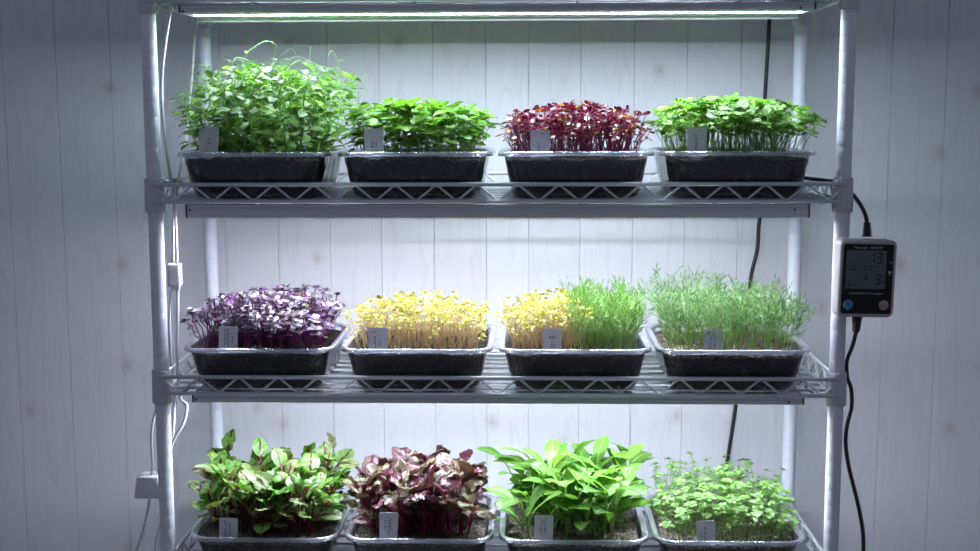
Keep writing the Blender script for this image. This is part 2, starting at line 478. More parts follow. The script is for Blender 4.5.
for k in range(3):
    for i in range(4):
        t = tag(empty('seedling_tray', (TX[i], TY, ZM[k])), 'clear plastic tray of %s, %s row' % (PL[k][i], ROWN[k]), 'tray', 'clear plastic growing trays')
        link('body', traymesh[k][0], t); link('rim', traymesh[k][1], t)
        # soil
        m = MB(); sh = SOILH[k]; L = []
        hs = [.0022, .012, .03, .045, sh - .004, sh]
        def wob(p, a): return a * mn.noise(Vector((p.x * 30 + i * 9, p.y * 30 + k * 5, p.z * 40)))
        for hz in hs:
            lp = bodyloop(k, hz, .0024, 6, 14)
            if hz == sh: lp = [p + Vector((0, 0, wob(p, .007))) for p in lp]
            L.append([p * 1.0 for p in lp])
        for q, sc_ in enumerate((.97, .85, .7, .55, .4, .25, .1)):
            L.append([Vector((p.x * sc_, p.y * sc_, sh + .001 + .007 * mn.noise(Vector((p.x * sc_ * 30 + i * 9, p.y * sc_ * 30 + k * 5, 2))) + .002 * mn.noise(Vector((p.x * sc_ * 160, p.y * sc_ * 160, i))))) for p in L[5]])
        m.loops(L, 0)
        n0 = len(L[0])
        me = m.mesh('potting_soil', [M['soil_dark'], M['soil_pale' if (k == 2 or (k, i) in ((1, 3),)) else 'soil_dark']])
        for p in me.polygons:
            if p.center.z > sh - .003: p.material_index = 1
        so = link('potting_soil', me, None, (TX[i], TY, ZM[k]))
        tag(so, 'dark crumbly potting soil filling the clear tray of %s' % PL[k][i], 'soil', kind='stuff')

# ---------------------------------------------------------------- tags
def text_mesh(body, size, mat, name, extr=.0001):
    cu = bpy.data.curves.new(name, 'FONT'); cu.body = body; cu.size = size; cu.align_x = 'CENTER'; cu.align_y = 'CENTER'; cu.extrude = extr; cu.resolution_u = 3
    ob = bpy.data.objects.new(name + '_source', cu); C.objects.link(ob)
    dg = bpy.context.evaluated_depsgraph_get(); me = bpy.data.meshes.new_from_object(ob.evaluated_get(dg))
    bpy.data.objects.remove(ob); me.materials.clear(); me.materials.append(mat); me.name = name
    return me
def scribble(cols, seed):
    """handwritten marks: short pen strokes set in upright columns"""
    r = random.Random(seed); m = MB()
    for (cx, z0, z1, wd) in cols:
        z = z0
        while z > z1:
            for _ in range(3):
                a = Vector((cx + r.uniform(-wd, wd), -.0006, z + r.uniform(-.0012, .0012)))
                b = a + Vector((r.uniform(-wd, wd) * 1.3, 0, r.uniform(-.0028, .0006)))
                c = b + Vector((r.uniform(-wd, wd), 0, r.uniform(-.0018, .0014)))
                m.tube([a, b, c], .00038, 5)
            z -= .0042
    return m
TG = [[(-.480, 1.3795, .05, [(0, -.019, -.031, .0034)], None), (-.203, 1.3755, 0, [], '21'), (.074, 1.372, 0, [(.003, -.006, -.009, .003), (-.004, -.019, -.034, .0022)], None), (.333, 1.376, 0, [(-.002, -.013, -.034, .0022)], None)],
      [(-.458, 1.040, .03, [(-.006, -.006, -.032, .0007), (-.001, -.004, -.034, .0013), (.007, -.016, -.026, .0007)], None), (-.202, 1.039, -.01, [(-.007, -.007, -.008, .004), (-.004, -.016, -.034, .0014), (.004, -.022, -.034, .0013)], None), (.095, 1.038, -.01, [(0, -.022, -.032, .003)], 'eoi'), (.367, 1.039, 0, [(-.005, -.008, -.034, .0014), (.002, -.008, -.034, .0016)], None)],
      [(-.468, .701, .03, [(-.005, -.006, -.032, .0012), (.002, -.009, -.034, .0014)], None), (-.187, .713, .03, [(-.006, -.014, -.032, .0012), (.0015, -.010, -.036, .0022)], None), (.082, .710, .01, [(-.005, -.006, -.032, .0012), (.002, -.005, -.034, .0016)], None), (.360, .702, -.05, [(-.008, -.020, -.032, .0007), (-.001, -.010, -.034, .0013), (.005, -.004, -.008, .0016)], None)]]
for k in range(3):
    for i in range(4):
        x, zt, tilt, cols, tx = TG[k][i]
        Lt = .056; Wt = .0165
        zt2 = zt
        t = tag(empty('plant_tag', (x, .0045, zt2 + .001), (-.06, tilt, 0)), 'white plastic tag with black handwriting in the tray of %s' % PL[k][i], 'plant tag', 'white plant tags in the trays')
        m = MB(); n = 5; r = .003; pts = []
        for cxs, a0 in ((1, 0), (-1, PI / 2)):
            for q in range(n + 1):
                a = a0 + PI / 2 * q / n
                pts.append((cxs * (Wt - r) + r * math.cos(a), -r + r * math.sin(a)))
        pts += [(-Wt + .001, -Lt + .008), (0, -Lt), (Wt - .001, -Lt + .008)]
        m.loops([[Vector((a, yy, b)) for a, b in pts] for yy in (.0005, -.0005)])
        m.obj('tag_blade', M['tag'], t, smooth=False)
        if cols:
            m = scribble(cols, k * 4 + i); m.obj('handwriting', M['ink'], t)
        if tx:
            me = text_mesh(tx, .013 if tx == '21' else .010, M['ink'], 'lettering')
            o = link('lettering', me, t, (0, -.0008, -.027 if tx == '21' else -.015)); o.rotation_euler = (PI / 2, 0, 0)

# ---------------------------------------------------------------- meter on the right front post
mt = tag(empty('digital_meter', (.6045, -.0135, 1.131), (0, .022, .07)), 'white and black digital thermometer with small screen hung on the right post', 'digital meter')
def rbox(m, w, h, r, y0, y1, n=8, bev=.003):
    def lp(ins, y): return [Vector((p.x, y, p.y)) for p in rrect(w - 2 * ins, h - 2 * ins, max(r - ins, .001), 0, n=n)]
    m.loops([lp(bev, y0), lp(bev * .3, y0 + (bev * .3 if y1 > y0 else -bev * .3)), lp(0, y0 + (bev if y1 > y0 else -bev)), lp(0, y1 - (bev if y1 > y0 else -bev)), lp(bev * .3, y1 - (bev * .3 if y1 > y0 else -bev * .3)), lp(bev, y1)])
m = MB(); rbox(m, .0935, .127, .0105, -.0005, -.036, bev=.0035); m.obj('case', M['meter_case'], mt)
m = MB(); rbox(m, .083, .1145, .0045, -.0355, -.0366, bev=.0004); m.obj('face', M['meter_face'], mt, smooth=False)
m = MB(); rbox(m, .066, .063, .001, -.0362, -.0370, bev=.0002); o = m.obj('screen', M['lcd'], mt, smooth=False); o.location = (-.0035, 0, .0155)
m = MB(); m.box((-.0035, -.0371, .0155 + .0055), (.066, .0003, .0006)); m.obj('screen_divider', M['lcd_ink'], mt)
def put(name, body, size, mat, x, z, sx=1):
    o = link(name, text_mesh(body, size, M[mat], name), mt, (x, -.0372, z)); o.rotation_euler = (PI / 2, 0, 0); o.scale = (sx, 1, 1); return o
def seg(m, ch, x, z, w, h, t=.0028):
    S7 = {'0': 'abcdef', '1': 'bc', '3': 'abgcd', '2': 'abged'}
    P = {'a': (0, h / 2, 1), 'd': (0, -h / 2, 1), 'g': (0, 0, 1), 'f': (-w / 2, h / 4, 0), 'b': (w / 2, h / 4, 0), 'e': (-w / 2, -h / 4, 0), 'c': (w / 2, -h / 4, 0)}
    for c in S7[ch]:
        px, pz, hz = P[c]
        d = (w - t * .6, .0003, t) if hz else (t, .0003, h / 2 - t * .6)
        m.box((x + px, -.0371, z + pz), d)
m = MB(); seg(m, '1', .006, .0350, .006, .0165); seg(m, '3', .0165, .0350, .0085, .0165); seg(m, '2', .0250, .0295, .0032, .0045, .0008)
seg(m, '3', .0165, .0000, .0085, .0155)
seg(m, '3', .0255, -.0052, .0030, .0045, .0008)
for xx, zz, ww, hh in ((-.0270, .0160, .0055, .0028), (-.0220, .0158, .003, .004), (-.006, .0165, .0035, .0035), (.003, .0160, .003, .002), (-.003, .0030, .0035, .0060), (-.029, -.009, .004, .004), (-.019, .0060, .003, .003), (-.013, -.0075, .003, .0025), (-.020, -.0085, .002, .003), (.0245, .0410, .002, .002), (.0265, .0060, .004, .0012)):
    m.box((xx, -.0371, zz), (ww, .0003, hh))
m.obj('screen_digits', M['lcd_ink'], mt, smooth=False)
put('printed_heading', 'Max.main   SENSOR', .0052, 'print', -.001, .0515, 1.1)
put('printed_caption', 'INDOOR/RH Thermohygro', .0045, 'print', -.001, -.0235, 1.1)
m = MB(); m.box((.0365, -.0371, .028), (.005, .0003, .0009)); m.box((.0385, -.0371, .0268), (.0009, .0003, .003)); m.box((.0360, -.0371, .0120), (.0055, .0003, .0025)); m.box((.036, -.0371, .0095), (.0022, .0003, .002))
m.obj('printed_symbols', M['print'], mt, smooth=False)
m = MB(); m.box((.0355, -.0371, .0068), (.005, .0003, .0012)); m.obj('printed_mark', M['blue'], mt, smooth=False)
for xx, mat, rr in ((-.0300, 'blue', .0066), (.0290, 'pink', .0052)):
    m = MB(); m.tube([(xx, -.0362, -.0425), (xx, -.0378, -.0425), (xx, -.0380, -.0425)], [.0080, .0080, .0072], 28); bz = m.obj('button_ring', M['meter_case'], mt)
    m = MB(); m.tube([(xx, -.0375, -.0425), (xx, -.0392, -.0425), (xx, -.0397, -.0425)], [rr, rr, rr - .001], 28); m.obj('button', M[mat], mt)

# ---------------------------------------------------------------- cables
def cable(name, P, r, mat, label, cat='cable', n=8):
    m = MB(); m.tube(smooth_path(P, 8), r, n); return tag(m.obj(name, M[mat]), label, cat)
def relief(parent, a, b, r0=.0055, r1=.0078, mat='black'):
    a = Vector(a); b = Vector(b); m = MB(); pts = []; rad = []
    n = 7
    for i in range(n):
        for t_, q in ((0, .8), (.35, .8), (.36, 1.12), (.9, 1.12)):
            t = (i + t_) / n; pts.append(a.lerp(b, t)); rad.append((r0 + (r1 - r0) * t) * q)
    pts.append(b); rad.append(r1 * 1.1)
    m.tube(pts, rad, 14); return m.obj('strain_relief', M[mat], parent)
c = cable('sensor_cable', [(.500, .40, 1.285), (.515, .30, 1.288), (.524, .18, 1.288), (.540, .10, 1.287), (.560, .05, 1.286), (.575, .022, 1.284), (.592, .004, 1.266), (.603, -.010, 1.248), (.608, -.022, 1.232), (.609, -.0285, 1.219)], .0034, 'black', 'black cable curving from the rack into the top of the digital meter')
relief(c, (.609, -.0285, 1.222), (.609, -.031, 1.1985))
c = cable('sensor_cable', [(.597, -.031, 1.043), (.594, -.022, 1.015), (.5915, .0, .985), (.596, .012, .955), (.603, .012, .935), (.604, .008, .905), (.597, .005, .875), (.594, .0, .845), (.600, 0, .805), (.611, 0, .764), (.623, 0, .717), (.630, 0, .672), (.630, 0, .60), (.62, 0, .5)], .0034, 'black', 'black cable hanging from the bottom of the digital meter beside the post')
relief(c, (.597, -.029, 1.040), (.598, -.031, 1.0685))
cable('power_cable', [(.523, .40, 1.66), (.522, .40, 1.56), (.520, .40, 1.503), (.518, .40, 1.435), (.516, .40, 1.328), (.517, .40, 1.229), (.512, .40, 1.179), (.510, .40, 1.129), (.499, .40, 1.075), (.490, .40, .968), (.478, .40, .844), (.470, .40, .772), (.461, .40, .699), (.451, .40, .593), (.45, .40, .4), (.46, .40, .1), (.47, .38, .004), (.5, .3, .004)], .0040, 'black', 'thick black cable hanging down between the rack and the wooden wall')
cable('light_cable', [(-.545, .10, 1.60), (-.547, .05, 1.588), (-.564, .045, 1.5), (-.570, .045, 1.433), (-.566, .045, 1.34), (-.560, .055, 1.271), (-.5585, .06, 1.21), (-.559, .06, 1.143)], .0026, 'white_cable', 'white cable running from the top shelf down to the small inline box')
cable('light_cable', [(-.572, .318, 1.60), (-.577, .315, 1.574), (-.583, .31, 1.531), (-.584, .28, 1.446), (-.580, .22, 1.354), (-.574, .16, 1.31), (-.566, .09, 1.259), (-.566, .072, 1.209), (-.567, .067, 1.143)], .0026, 'white_cable', 'white cable running down beside the left rear post to the inline box')
cable('light_cable', [(-.568, .060, 1.103), (-.574, .058, 1.06), (-.5745, .055, .998), (-.575, .060, .933), (-.573, .06, .894), (-.576, .050, .829), (-.592, .045, .79), (-.5985, .044, .770)], .0026, 'white_cable', 'white cable from the inline box passing behind the left post to the adapter')
cable('light_cable', [(-.559, .06, 1.103), (-.561, .06, 1.042), (-.565, .06, .971), (-.562, .06, .905), (-.549, .055, .890), (-.553, .045, .862), (-.574, .040, .822), (-.587, .038, .762), (-.594, .036, .692), (-.609, .036, .635), (-.62, .036, .5)], .0028, 'white_cable', 'white cable from the inline box looping below the middle shelf and down')
cable('light_cable', [(-.591, .036, .90), (-.6035, .036, .87), (-.6085, .036, .834), (-.608, .036, .798), (-.609, .036, .770)], .0026, 'white_cable', 'short white cable entering the top of the wedge-shaped power adapter')
cable('light_cable', [(-.615, .036, .733), (-.620, .036, .707), (-.632, .036, .661), (-.648, .036, .614), (-.66, .036, .5), (-.67, .04, .1), (-.68, .06, .003), (-.7, .2, .003)], .0022, 'white_cable', 'thin white cable hanging out of the bottom of the power adapter')
t = tag(empty('inline_switch', (-.5635, .06, 1.103)), 'small white inline box on the cables beside the left front post', 'inline switch')
m = MB(); m.loops([[p for p in rrect(.023, .018, .004, z)] if e == 0 else rrect(.023 - 2 * e, .018 - 2 * e, .003, z) for z, e in ((0, .002), (.0015, .0005), (.003, 0), (.037, 0), (.0385, .0005), (.040, .002))]); m.obj('case', M['white_plastic'], t)
m = MB(); m.box((.002, 0, -.003), (.012, .009, .008)); m.obj('cable_clamp', M['white_cable'], t, smooth=False)
m = MB(); m.tube([(.006, -.0086, .016), (.006, -.0095, .016)], .0009, 8); m.obj('screw', M['housing_dark'], t)
t = tag(empty('power_adapter', (-.613, .036, .7315)), 'white wedge-shaped power adapter hanging behind the left front post', 'power adapter')
m = MB(); m.loops([rrect(.050, .034, .005, 0), rrect(.052, .036, .006, .002), rrect(.042, .034, .006, .036), rrect(.040, .032, .005, .0385)]); m.obj('case', M['white_plastic'], t)
m = MB(); m.tube([(.004, 0, .038), (.004, 0, .044)], [.005, .004], 12); m.obj('cable_collar', M['white_plastic'], t)

# ---------------------------------------------------------------- plants
def S_oval(u): return math.sin(PI * min(1, u) ** .85) ** .75 if 0 < u < 1 else .05
def S_broad(u): return math.sin(PI * min(1, u) ** .92) ** .5 if 0 < u < 1 else .12
def S_round(u): return math.sqrt(max(0, 1 - (2 * u - 1) ** 2)) * (1 + .12 * math.sin(9 * u))
def S_lance(u): return math.sin(PI * min(1, u) ** 1.05) ** .8 * (1 - .1 * u) if 0 < u < 1 else .05
def S_heart(u): return math.sqrt(max(0, 1 - (1.9 * u - .9) ** 2)) if u < .999 else .1
def S_spoon(u): return (.10 + .95 * math.sin(PI * u ** 1.35) ** .8) if 0 < u < 1 else .08

G = dict
stem_g = leafmat('pale_green_stem', k=1, stops=[(0, (.22, .42, .08)), (1, (.32, .5, .12))], transl=.25)
stem_pea = leafmat('pea_stem', [(0, (.16, .40, .07)), (1, (.26, .52, .12))], transl=.2)
stem_mag = leafmat('magenta_stem', k=0.7, stops=[(0, (.30, .015, .10)), (1, (.42, .03, .17))], transl=.25, tcol=(1.2, .8, 1))
stem_pur = leafmat('purple_stem', k=0.7, stops=[(0, (.22, .03, .16)), (1, (.38, .07, .27))], transl=.25, tcol=(1.2, .8, 1))
stem_cream = leafmat('cream_stem', [(0, (.62, .42, .26)), (.6, (.66, .55, .30)), (1, (.70, .50, .36))], transl=.3)
stem_red = leafmat('dark_red_stem', [(0, (.10, .008, .015)), (1, (.20, .012, .035))], transl=.1, tcol=(1.2, .8, .9))
stem_mag2 = leafmat('beet_stem', [(0, (.16, .008, .04)), (1, (.28, .012, .08))], transl=.1, tcol=(1.2, .8, .9))
L_pea = leafmat('pea_leaf', k=0.68, stops=[(0, (.11, .30, .03)), (.5, (.18, .42, .045)), (1, (.30, .56, .08))], vein=(.25, .5, .15), vein_amt=.3, rough=.42, transl=.3)
L_bas = leafmat('basil_leaf', k=0.58, stops=[(0, (.10, .34, .03)), (.5, (.20, .52, .05)), (1, (.36, .66, .08))], vein=(.3, .6, .12), vein_amt=.3, rough=.36, transl=.35)
L_mus = leafmat('mustard_leaf', k=0.62, stops=[(0, (.12, .38, .035)), (.5, (.24, .56, .07)), (1, (.40, .68, .12))], vein=(.4, .66, .2), vein_amt=.3, rough=.42, transl=.35)
L_ama = leafmat('amaranth_leaf', k=0.6, stops=[(0, (.16, .006, .025)), (.45, (.26, .012, .05)), (.86, (.20, .008, .05)), (.90, (.45, .08, .03)), (.94, (.62, .36, .03)), (1, (.5, .4, .04))], rough=.27, spec=.8, transl=.2, tcol=(1.3, .7, .9))
L_cab = leafmat('cabbage_leaf', k=0.68, stops=[(0, (.10, .03, .11)), (.3, (.20, .05, .22)), (.45, (.12, .14, .10)), (.6, (.30, .26, .34)), (.9, (.52, .52, .58)), (.97, (.2, .07, .2)), (1, (.45, .5, .05))], rough=.33, spec=.7, transl=.12, edge=((.07, .045, .08), .6), tcol=(1.1, .8, 1.1))  # pale grey-lilac stops paint the wet shine of the lights into the leaf colour
L_yel = leafmat('yellow_leaf', [(0, (.40, .41, .03)), (.4, (.48, .48, .05)), (.8, (.58, .58, .20)), (.93, (.34, .40, .03)), (1, (.22, .15, .06))], rough=.4, transl=.35, tcol=(1.1, 1.05, .7))
L_cress = leafmat('cress_leaf', k=0.62, stops=[(0, (.20, .46, .09)), (.5, (.30, .60, .14)), (1, (.48, .74, .30))], rough=.45, transl=.3)
L_sor = leafmat('sorrel_leaf', k=0.7, stops=[(0, (.10, .32, .04)), (.5, (.17, .42, .06)), (.8, (.30, .48, .16)), (1, (.34, .36, .14))], vein=(.07, .006, .02), rough=.36, transl=.28, nv=4, midrib=.17)
L_beet = leafmat('bronze_leaf', k=0.6, stops=[(0, (.075, .02, .03)), (.35, (.10, .035, .04)), (.5, (.14, .22, .06)), (.75, (.22, .30, .12)), (1, (.22, .18, .16))], vein=(.12, .01, .04), rough=.30, spec=.7, transl=.2, nv=6, midrib=.10, blotch=((.13, .02, .05), .75), tcol=(1.2, 1, .7))
L_spi = leafmat('spinach_leaf', k=0.6, stops=[(0, (.12, .38, .045)), (.5, (.20, .50, .07)), (1, (.32, .62, .11))], vein=(.42, .66, .24), vein_amt=.7, rough=.40, transl=.36, nv=0, midrib=.07)
L_dill = leafmat('dill_leaf', k=0.6, stops=[(0, (.16, .44, .06)), (.5, (.24, .56, .09)), (1, (.38, .68, .18))], rough=.5, transl=.25)
L_fen = leafmat('fennel_leaf', k=0.52, stops=[(0, (.14, .42, .10)), (.5, (.24, .56, .16)), (1, (.46, .72, .34))], rough=.5, transl=.25)

def stem_pts(r, h, lean, n=5, wig=.003):
    az = r.uniform(0, 2 * PI); o = []
    for i in range(n + 1):
        t = i / n
        o.append(Vector((math.cos(az) * lean * t * t + r.uniform(-wig, wig) * (0 < t), math.sin(az) * lean * t * t + r.uniform(-wig, wig) * (0 < t), h * t)))
    return o

def p_pea(r, h):
    st, lf, td = MB(), MB(), MB()
    P = smooth_path(stem_pts(r, h, .022, 5, .005), 2); st.tube(P, [.0014 - .0006 * i / len(P) for i in range(len(P))], 5)
    for i in range(2, len(P)):
        if i % 2 == 0 or i > len(P) - 3:
            a = r.uniform(0, PI * 2)
            for s_ in (0, PI):
                # stipule and a stalked leaflet
                d = Vector((math.cos(a + s_), math.sin(a + s_), .5)) * .010
                st.tube([P[i], P[i] + d], [.0007, .0005], 4)
                lf.leaf(P[i] + d, a + s_ + r.uniform(-.5, .5), r.uniform(-.1, .9), r.uniform(.018, .029), r.uniform(.011, .018), S_oval, r.uniform(.2, 1.1), .25, .0015, 5, 2, 0, r.uniform(-.5, .5))
                if r.random() < .5: lf.leaf(P[i], a + s_ + 1, .6, .012, .007, S_oval, .4, .2, 0, 4, 1, 0)
    for q in range(r.choice((1, 2, 3))):
        a = r.uniform(0, 2 * PI); b = P[-1].copy(); pts = [b.copy()]; el = r.uniform(.8, 1.5); L = r.uniform(.04, .09)
        for j in range(14):
            el -= r.uniform(.02, .2) + .25 * (j > 9); a += r.uniform(-.1, .2)
            b = b + Vector((math.cos(a) * math.cos(el), math.sin(a) * math.cos(el), math.sin(el))) * (L / 12)
            pts.append(b.copy())
        td.tube(pts, [.0008 - .0004 * k / 14 for k in range(15)], 4, cap=False)
        k = 5
        lf.leaf(pts[k], a + 2, .5, .012, .007, S_oval, .5, .2, 0, 4, 1, 0)
    return [('stem', st, stem_pea), ('leaves', lf, L_pea), ('tendrils', td, stem_pea)]

def cot(m, r, P, n, el, L, W, shape, bend, fold, crk, nu, nv, az0=None, roll=.3):
    a = r.uniform(0, 2 * PI) if az0 is None else az0
    for q in range(n):
        m.leaf(P, a + q * 2 * PI / n + r.uniform(-.25, .25), r.uniform(*el), r.uniform(*L), r.uniform(*W), shape, r.uniform(*bend), fold, crk, nu, nv, 1, r.uniform(-roll, roll))

def p_basil(r, h):
    m = MB(); P = stem_pts(r, h, .012); m.tube(P, .0009, 5)
    cot(m, r, P[-1], r.choice((3, 4)), (0, .8), (.016, .026), (.015, .023), S_heart, (.3, 1.1), .12, .003, 5, 2)
    cot(m, r, P[3], 2, (-.2, .6), (.013, .021), (.012, .018), S_heart, (.2, .9), .12, .002, 4, 2)
    if r.random() < .5: cot(m, r, P[2], 2, (-.2, .5), (.010, .015), (.009, .013), S_heart, (.2, .9), .12, .002, 4, 2)
    return m
def p_mustard(r, h):
    m = MB(); P = stem_pts(r, h, .012); m.tube(P, .0008, 5)
    cot(m, r, P[-1], r.choice((3, 4)), (-.1, .6), (.014, .023), (.013, .021), S_round, (.4, 1.2), .1, .0055, 6, 3)
    cot(m, r, P[4] - Vector((0, 0, r.uniform(0, .01))), 2, (-.2, .6), (.011, .017), (.011, .016), S_round, (.4, 1.2), .1, .004, 5, 2)
    return m
def p_ama(r, h):
    m = MB(); P = stem_pts(r, h, .012); m.tube(P, .0010, 5)
    cot(m, r, P[-1], 2, (-.1, .6), (.012, .020), (.007, .011), S_oval, (-.1, .8), .15, .0015, 5, 1, None, .8)
    if r.random() < .7: cot(m, r, P[-1], 2, (.3, 1.2), (.008, .015), (.006, .009), S_oval, (.0, .8), .2, .001, 4, 1, None, .8)
    cot(m, r, P[4], 2, (-.3, .6), (.010, .015), (.007, .010), S_oval, (.0, .8), .2, .001, 4, 1, None, .8)
    if r.random() < .5: cot(m, r, P[3], 2, (-.3, .6), (.008, .012), (.005, .008), S_oval, (.0, .8), .2, .001, 4, 1, None, .8)
    return m
def p_cab(r, h):
    m = MB(); P = stem_pts(r, h, .014); m.tube(P, .0011, 5)
    cot(m, r, P[-1], 2, (.0, .5), (.011, .015), (.014, .019), S_heart, (.3, .9), .1, .0015, 4, 2)
    if r.random() < .8: cot(m, r, P[-1] + Vector((0, 0, .001)), 2, (.4, 1.1), (.008, .013), (.007, .011), S_heart, (.2, .8), .15, .002, 4, 2)
    cot(m, r, P[4], 2, (-.1, .6), (.009, .014), (.010, .014), S_heart, (.2, .8), .1, .001, 4, 2)
    if r.random() < .4: cot(m, r, P[3], 2, (-.1, .6), (.009, .013), (.008, .012), S_heart, (.2, .8), .1, .001, 4, 2)
    return m
def p_yel(r, h):
    m = MB(); P = stem_pts(r, h, .014); m.tube(P, .0010, 5)
    cot(m, r, P[-1], 3, (.0, 1.1), (.007, .011), (.005, .008), S_oval, (.0, 1.0), .3, .001, 4, 1, None, .9)
    cot(m, r, P[4], 2, (.0, .9), (.007, .010), (.005, .007), S_oval, (.0, 1.0), .3, .001, 3, 1, None, .9)
    if r.random() < .6: cot(m, r, P[-1] - Vector((0, 0, .006)), 2, (.0, .9), (.006, .010), (.005, .008), S_oval, (.0, 1.0), .3, .001, 3, 1, None, .9)
    return m
def p_cress(r, h):
    m = MB(); P = stem_pts(r, h, .014); m.tube(P, .0007, 5)
    cot(m, r, P[-1], 4, (-.1, .6), (.008, .013), (.008, .012), S_round, (.2, .8), .1, .001, 4, 2)
    if r.random() < .8: cot(m, r, P[-1] + Vector((0, 0, .003)), 2, (.3, 1), (.004, .007), (.004, .006), S_round, (.2, .8), .1, 0, 4, 1)
    cot(m, r, P[4], 3, (-.2, .6), (.007, .010), (.006, .010), S_round, (.2, .8), .1, 0, 4, 1)
    if r.random() < .6: cot(m, r, P[3], 2, (.0, .6), (.006, .009), (.005, .008), S_round, (.2, .8), .1, 0, 4, 1)
    return m
def p_big(kind):
    def f(r, h):
        st = MB(); out = []
        n = 4
        a0 = r.uniform(0, 2 * PI)
        for q in range(n):
            a = a0 + q * 2 * PI / n + r.uniform(-.5, .5)
            hh = h * (r.uniform(.78, 1.0) if q == 0 else r.uniform(.35, .85))
            out_ = r.uniform(.004, .016) if kind != 'spi' else r.uniform(.006, .018)
            P = [Vector((math.cos(a) * out_ * t * t, math.sin(a) * out_ * t * t, hh * t)) for t in (0, .25, .5, .75, 1)]
            st.tube(P, [.0019, .0017, .0015, .0013, .0011] if kind != 'spi' else [.0016, .0015, .0014, .0014, .0015], 6)
            m = MB()
            if kind == 'sor':
                L = r.uniform(.036, .056); m.leaf(P[-1] - Vector((0, 0, .002)), a, r.uniform(.6, 1.4), L, L * r.uniform(.64, .78), S_broad, r.uniform(.3, 1.3), .12, .009, 8, 4, 0, r.uniform(-.3, .3))
            elif kind == 'beet':
                L = r.uniform(.034, .052); m.leaf(P[-1] - Vector((0, 0, .002)), a, r.uniform(.6, 1.45), L, L * r.uniform(.66, .82), S_broad, r.uniform(.3, 1.5), .14, .010, 8, 4, 0, r.uniform(-.5, .5))
            else:
                L = r.uniform(.060, .092) * (1 if q < 2 else .8); m.leaf(P[-1] - Vector((0, 0, .002)), a, r.uniform(.7, 1.4), L, L * r.uniform(.40, .50), S_spoon, r.uniform(.5, 1.5), .12, .003, 9, 3, 0, r.uniform(-.3, .3))
            out.append(('leaf', m, {'sor': L_sor, 'beet': L_beet, 'spi': L_spi}[kind]))
        return [('stem', st, {'sor': stem_red, 'beet': stem_mag2, 'spi': stem_g}[kind])] + out
    return f

def spots(r, n, w, d, cx=0, cy=0):
    """n jittered points over a w x d patch"""
    nx = max(1, round(math.sqrt(n * w / d))); ny = max(1, math.ceil(n / nx)); pts = []
    for j in range(ny):
        for i in range(nx):
            pts.append((cx + ((i + .5 + r.uniform(-.48, .48)) / nx - .5) * w, cy + ((j + .5 + r.uniform(-.48, .48)) / ny - .5) * d))
    r.shuffle(pts); return pts[:n]

def tilt_mat(x, y, hw, hd, amt, r, rnd_tilt=.08, ang=None):
    a = r.uniform(0, 2 * PI) if ang is None else ang
    ex = max(0, abs(x) / hw - .45) * amt * math.copysign(1, x); ey = max(0, abs(y) / hd - .45) * amt * math.copysign(1, y)
    tx = ex + r.uniform(-rnd_tilt, rnd_tilt); ty = ey + r.uniform(-rnd_tilt, rnd_tilt)
    q = Euler((-ty, tx, 0)).to_matrix()
    return (q @ Euler((0, 0, a)).to_matrix()).to_euler()

def plant(kind, k, i, gen, n, hr, mats, label, cat, group, nproto=8, w=.200, d=.212, cx=0, cy=0, amt=.6, seed=1, hfn=None, rt=.08):
    r = random.Random(seed); protos = []
    for q in range(nproto):
        res = gen(r, 1.0 * hr[1])
        protos.append(res)
    zs = ZM[k] + SOILH[k] - .003
    built = []
    for q, res in enumerate(protos):
        if isinstance(res, MB): built.append(res.mesh(kind, mats))
        else: built.append([(nm, mb.mesh(nm, [mt_])) for nm, mb, mt_ in res])
    proto_obj = {}
    tx = TG[k][i][0] - TX[i]
    clear = [q for q in spots(r, int(n * 1.0), w, d, cx, cy) if not (abs(q[0] - tx) < .026 and q[1] < -.088)]
    for c_, (x, y) in enumerate(clear):
        q = c_ % nproto; s_ = r.uniform(hr[0] / hr[1], 1)
        if hfn: s_ *= hfn(x, y, r)
        loc = (TX[i] + x, TY + y, zs); rot = tilt_mat(x, y, .11, .12, amt, r, rt)
        b = built[q]
        if q not in proto_obj:
            if isinstance(b, list):
                o = empty(kind, loc); kids[o.name] = [link(nm, me, o) for nm, me in b]
            else: o = link(kind, b)
            proto_obj[q] = o
        else: o = copy_tree(proto_obj[q])
        o.location = loc; o.rotation_euler = rot; o.scale = (.8 + .2 * s_, .8 + .2 * s_, s_) if not isinstance(b, list) else (.6 + .4 * s_,) * 2 + (s_,)
        tag(o, label, cat, group)

edge_low = lambda x, y, r: 1 - .16 * max(0, (abs(x) / .1) ** 3) - .06 * max(0, (abs(y) / .106) ** 3)
plant('pea_shoot', 0, 0, p_pea, 130, (.075, .150), None, 'slender green pea shoot with oval leaves and curling tendrils, upper left tray', 'pea shoot', 'pea shoots in the upper left tray', 14, amt=.7, seed=11, rt=.14)
plant('basil_seedling', 0, 1, p_basil, 190, (.050, .100), [stem_g, L_bas], 'bright green broad-leaved seedling in the second tray of the top row', 'seedling', 'green seedlings in the second tray of the top row', 12, amt=.6, seed=12, hfn=edge_low, rt=.12)
plant('amaranth_seedling', 0, 2, p_ama, 280, (.052, .096), [stem_mag, L_ama], 'dark red seedling on a magenta stem in the third tray of the top row', 'seedling', 'red seedlings in the third tray of the top row', 14, amt=.6, seed=13, hfn=edge_low, rt=.12)
plant('mustard_seedling', 0, 3, p_mustard, 240, (.062, .105), [stem_g, L_mus], 'light green frilly-leaved seedling in the top right tray', 'seedling', 'frilly green seedlings in the top right tray', 12, amt=.75, seed=14, hfn=edge_low, rt=.12)
plant('cabbage_seedling', 1, 0, p_cab, 270, (.050, .096), [stem_pur, L_cab], 'purple-stemmed seedling with purple leaves and lamp shine painted on them in silvery lilac, left tray of the middle row', 'seedling', 'purple seedlings in the left tray of the middle row', 14, amt=.65, seed=15, hfn=edge_low, rt=.12)
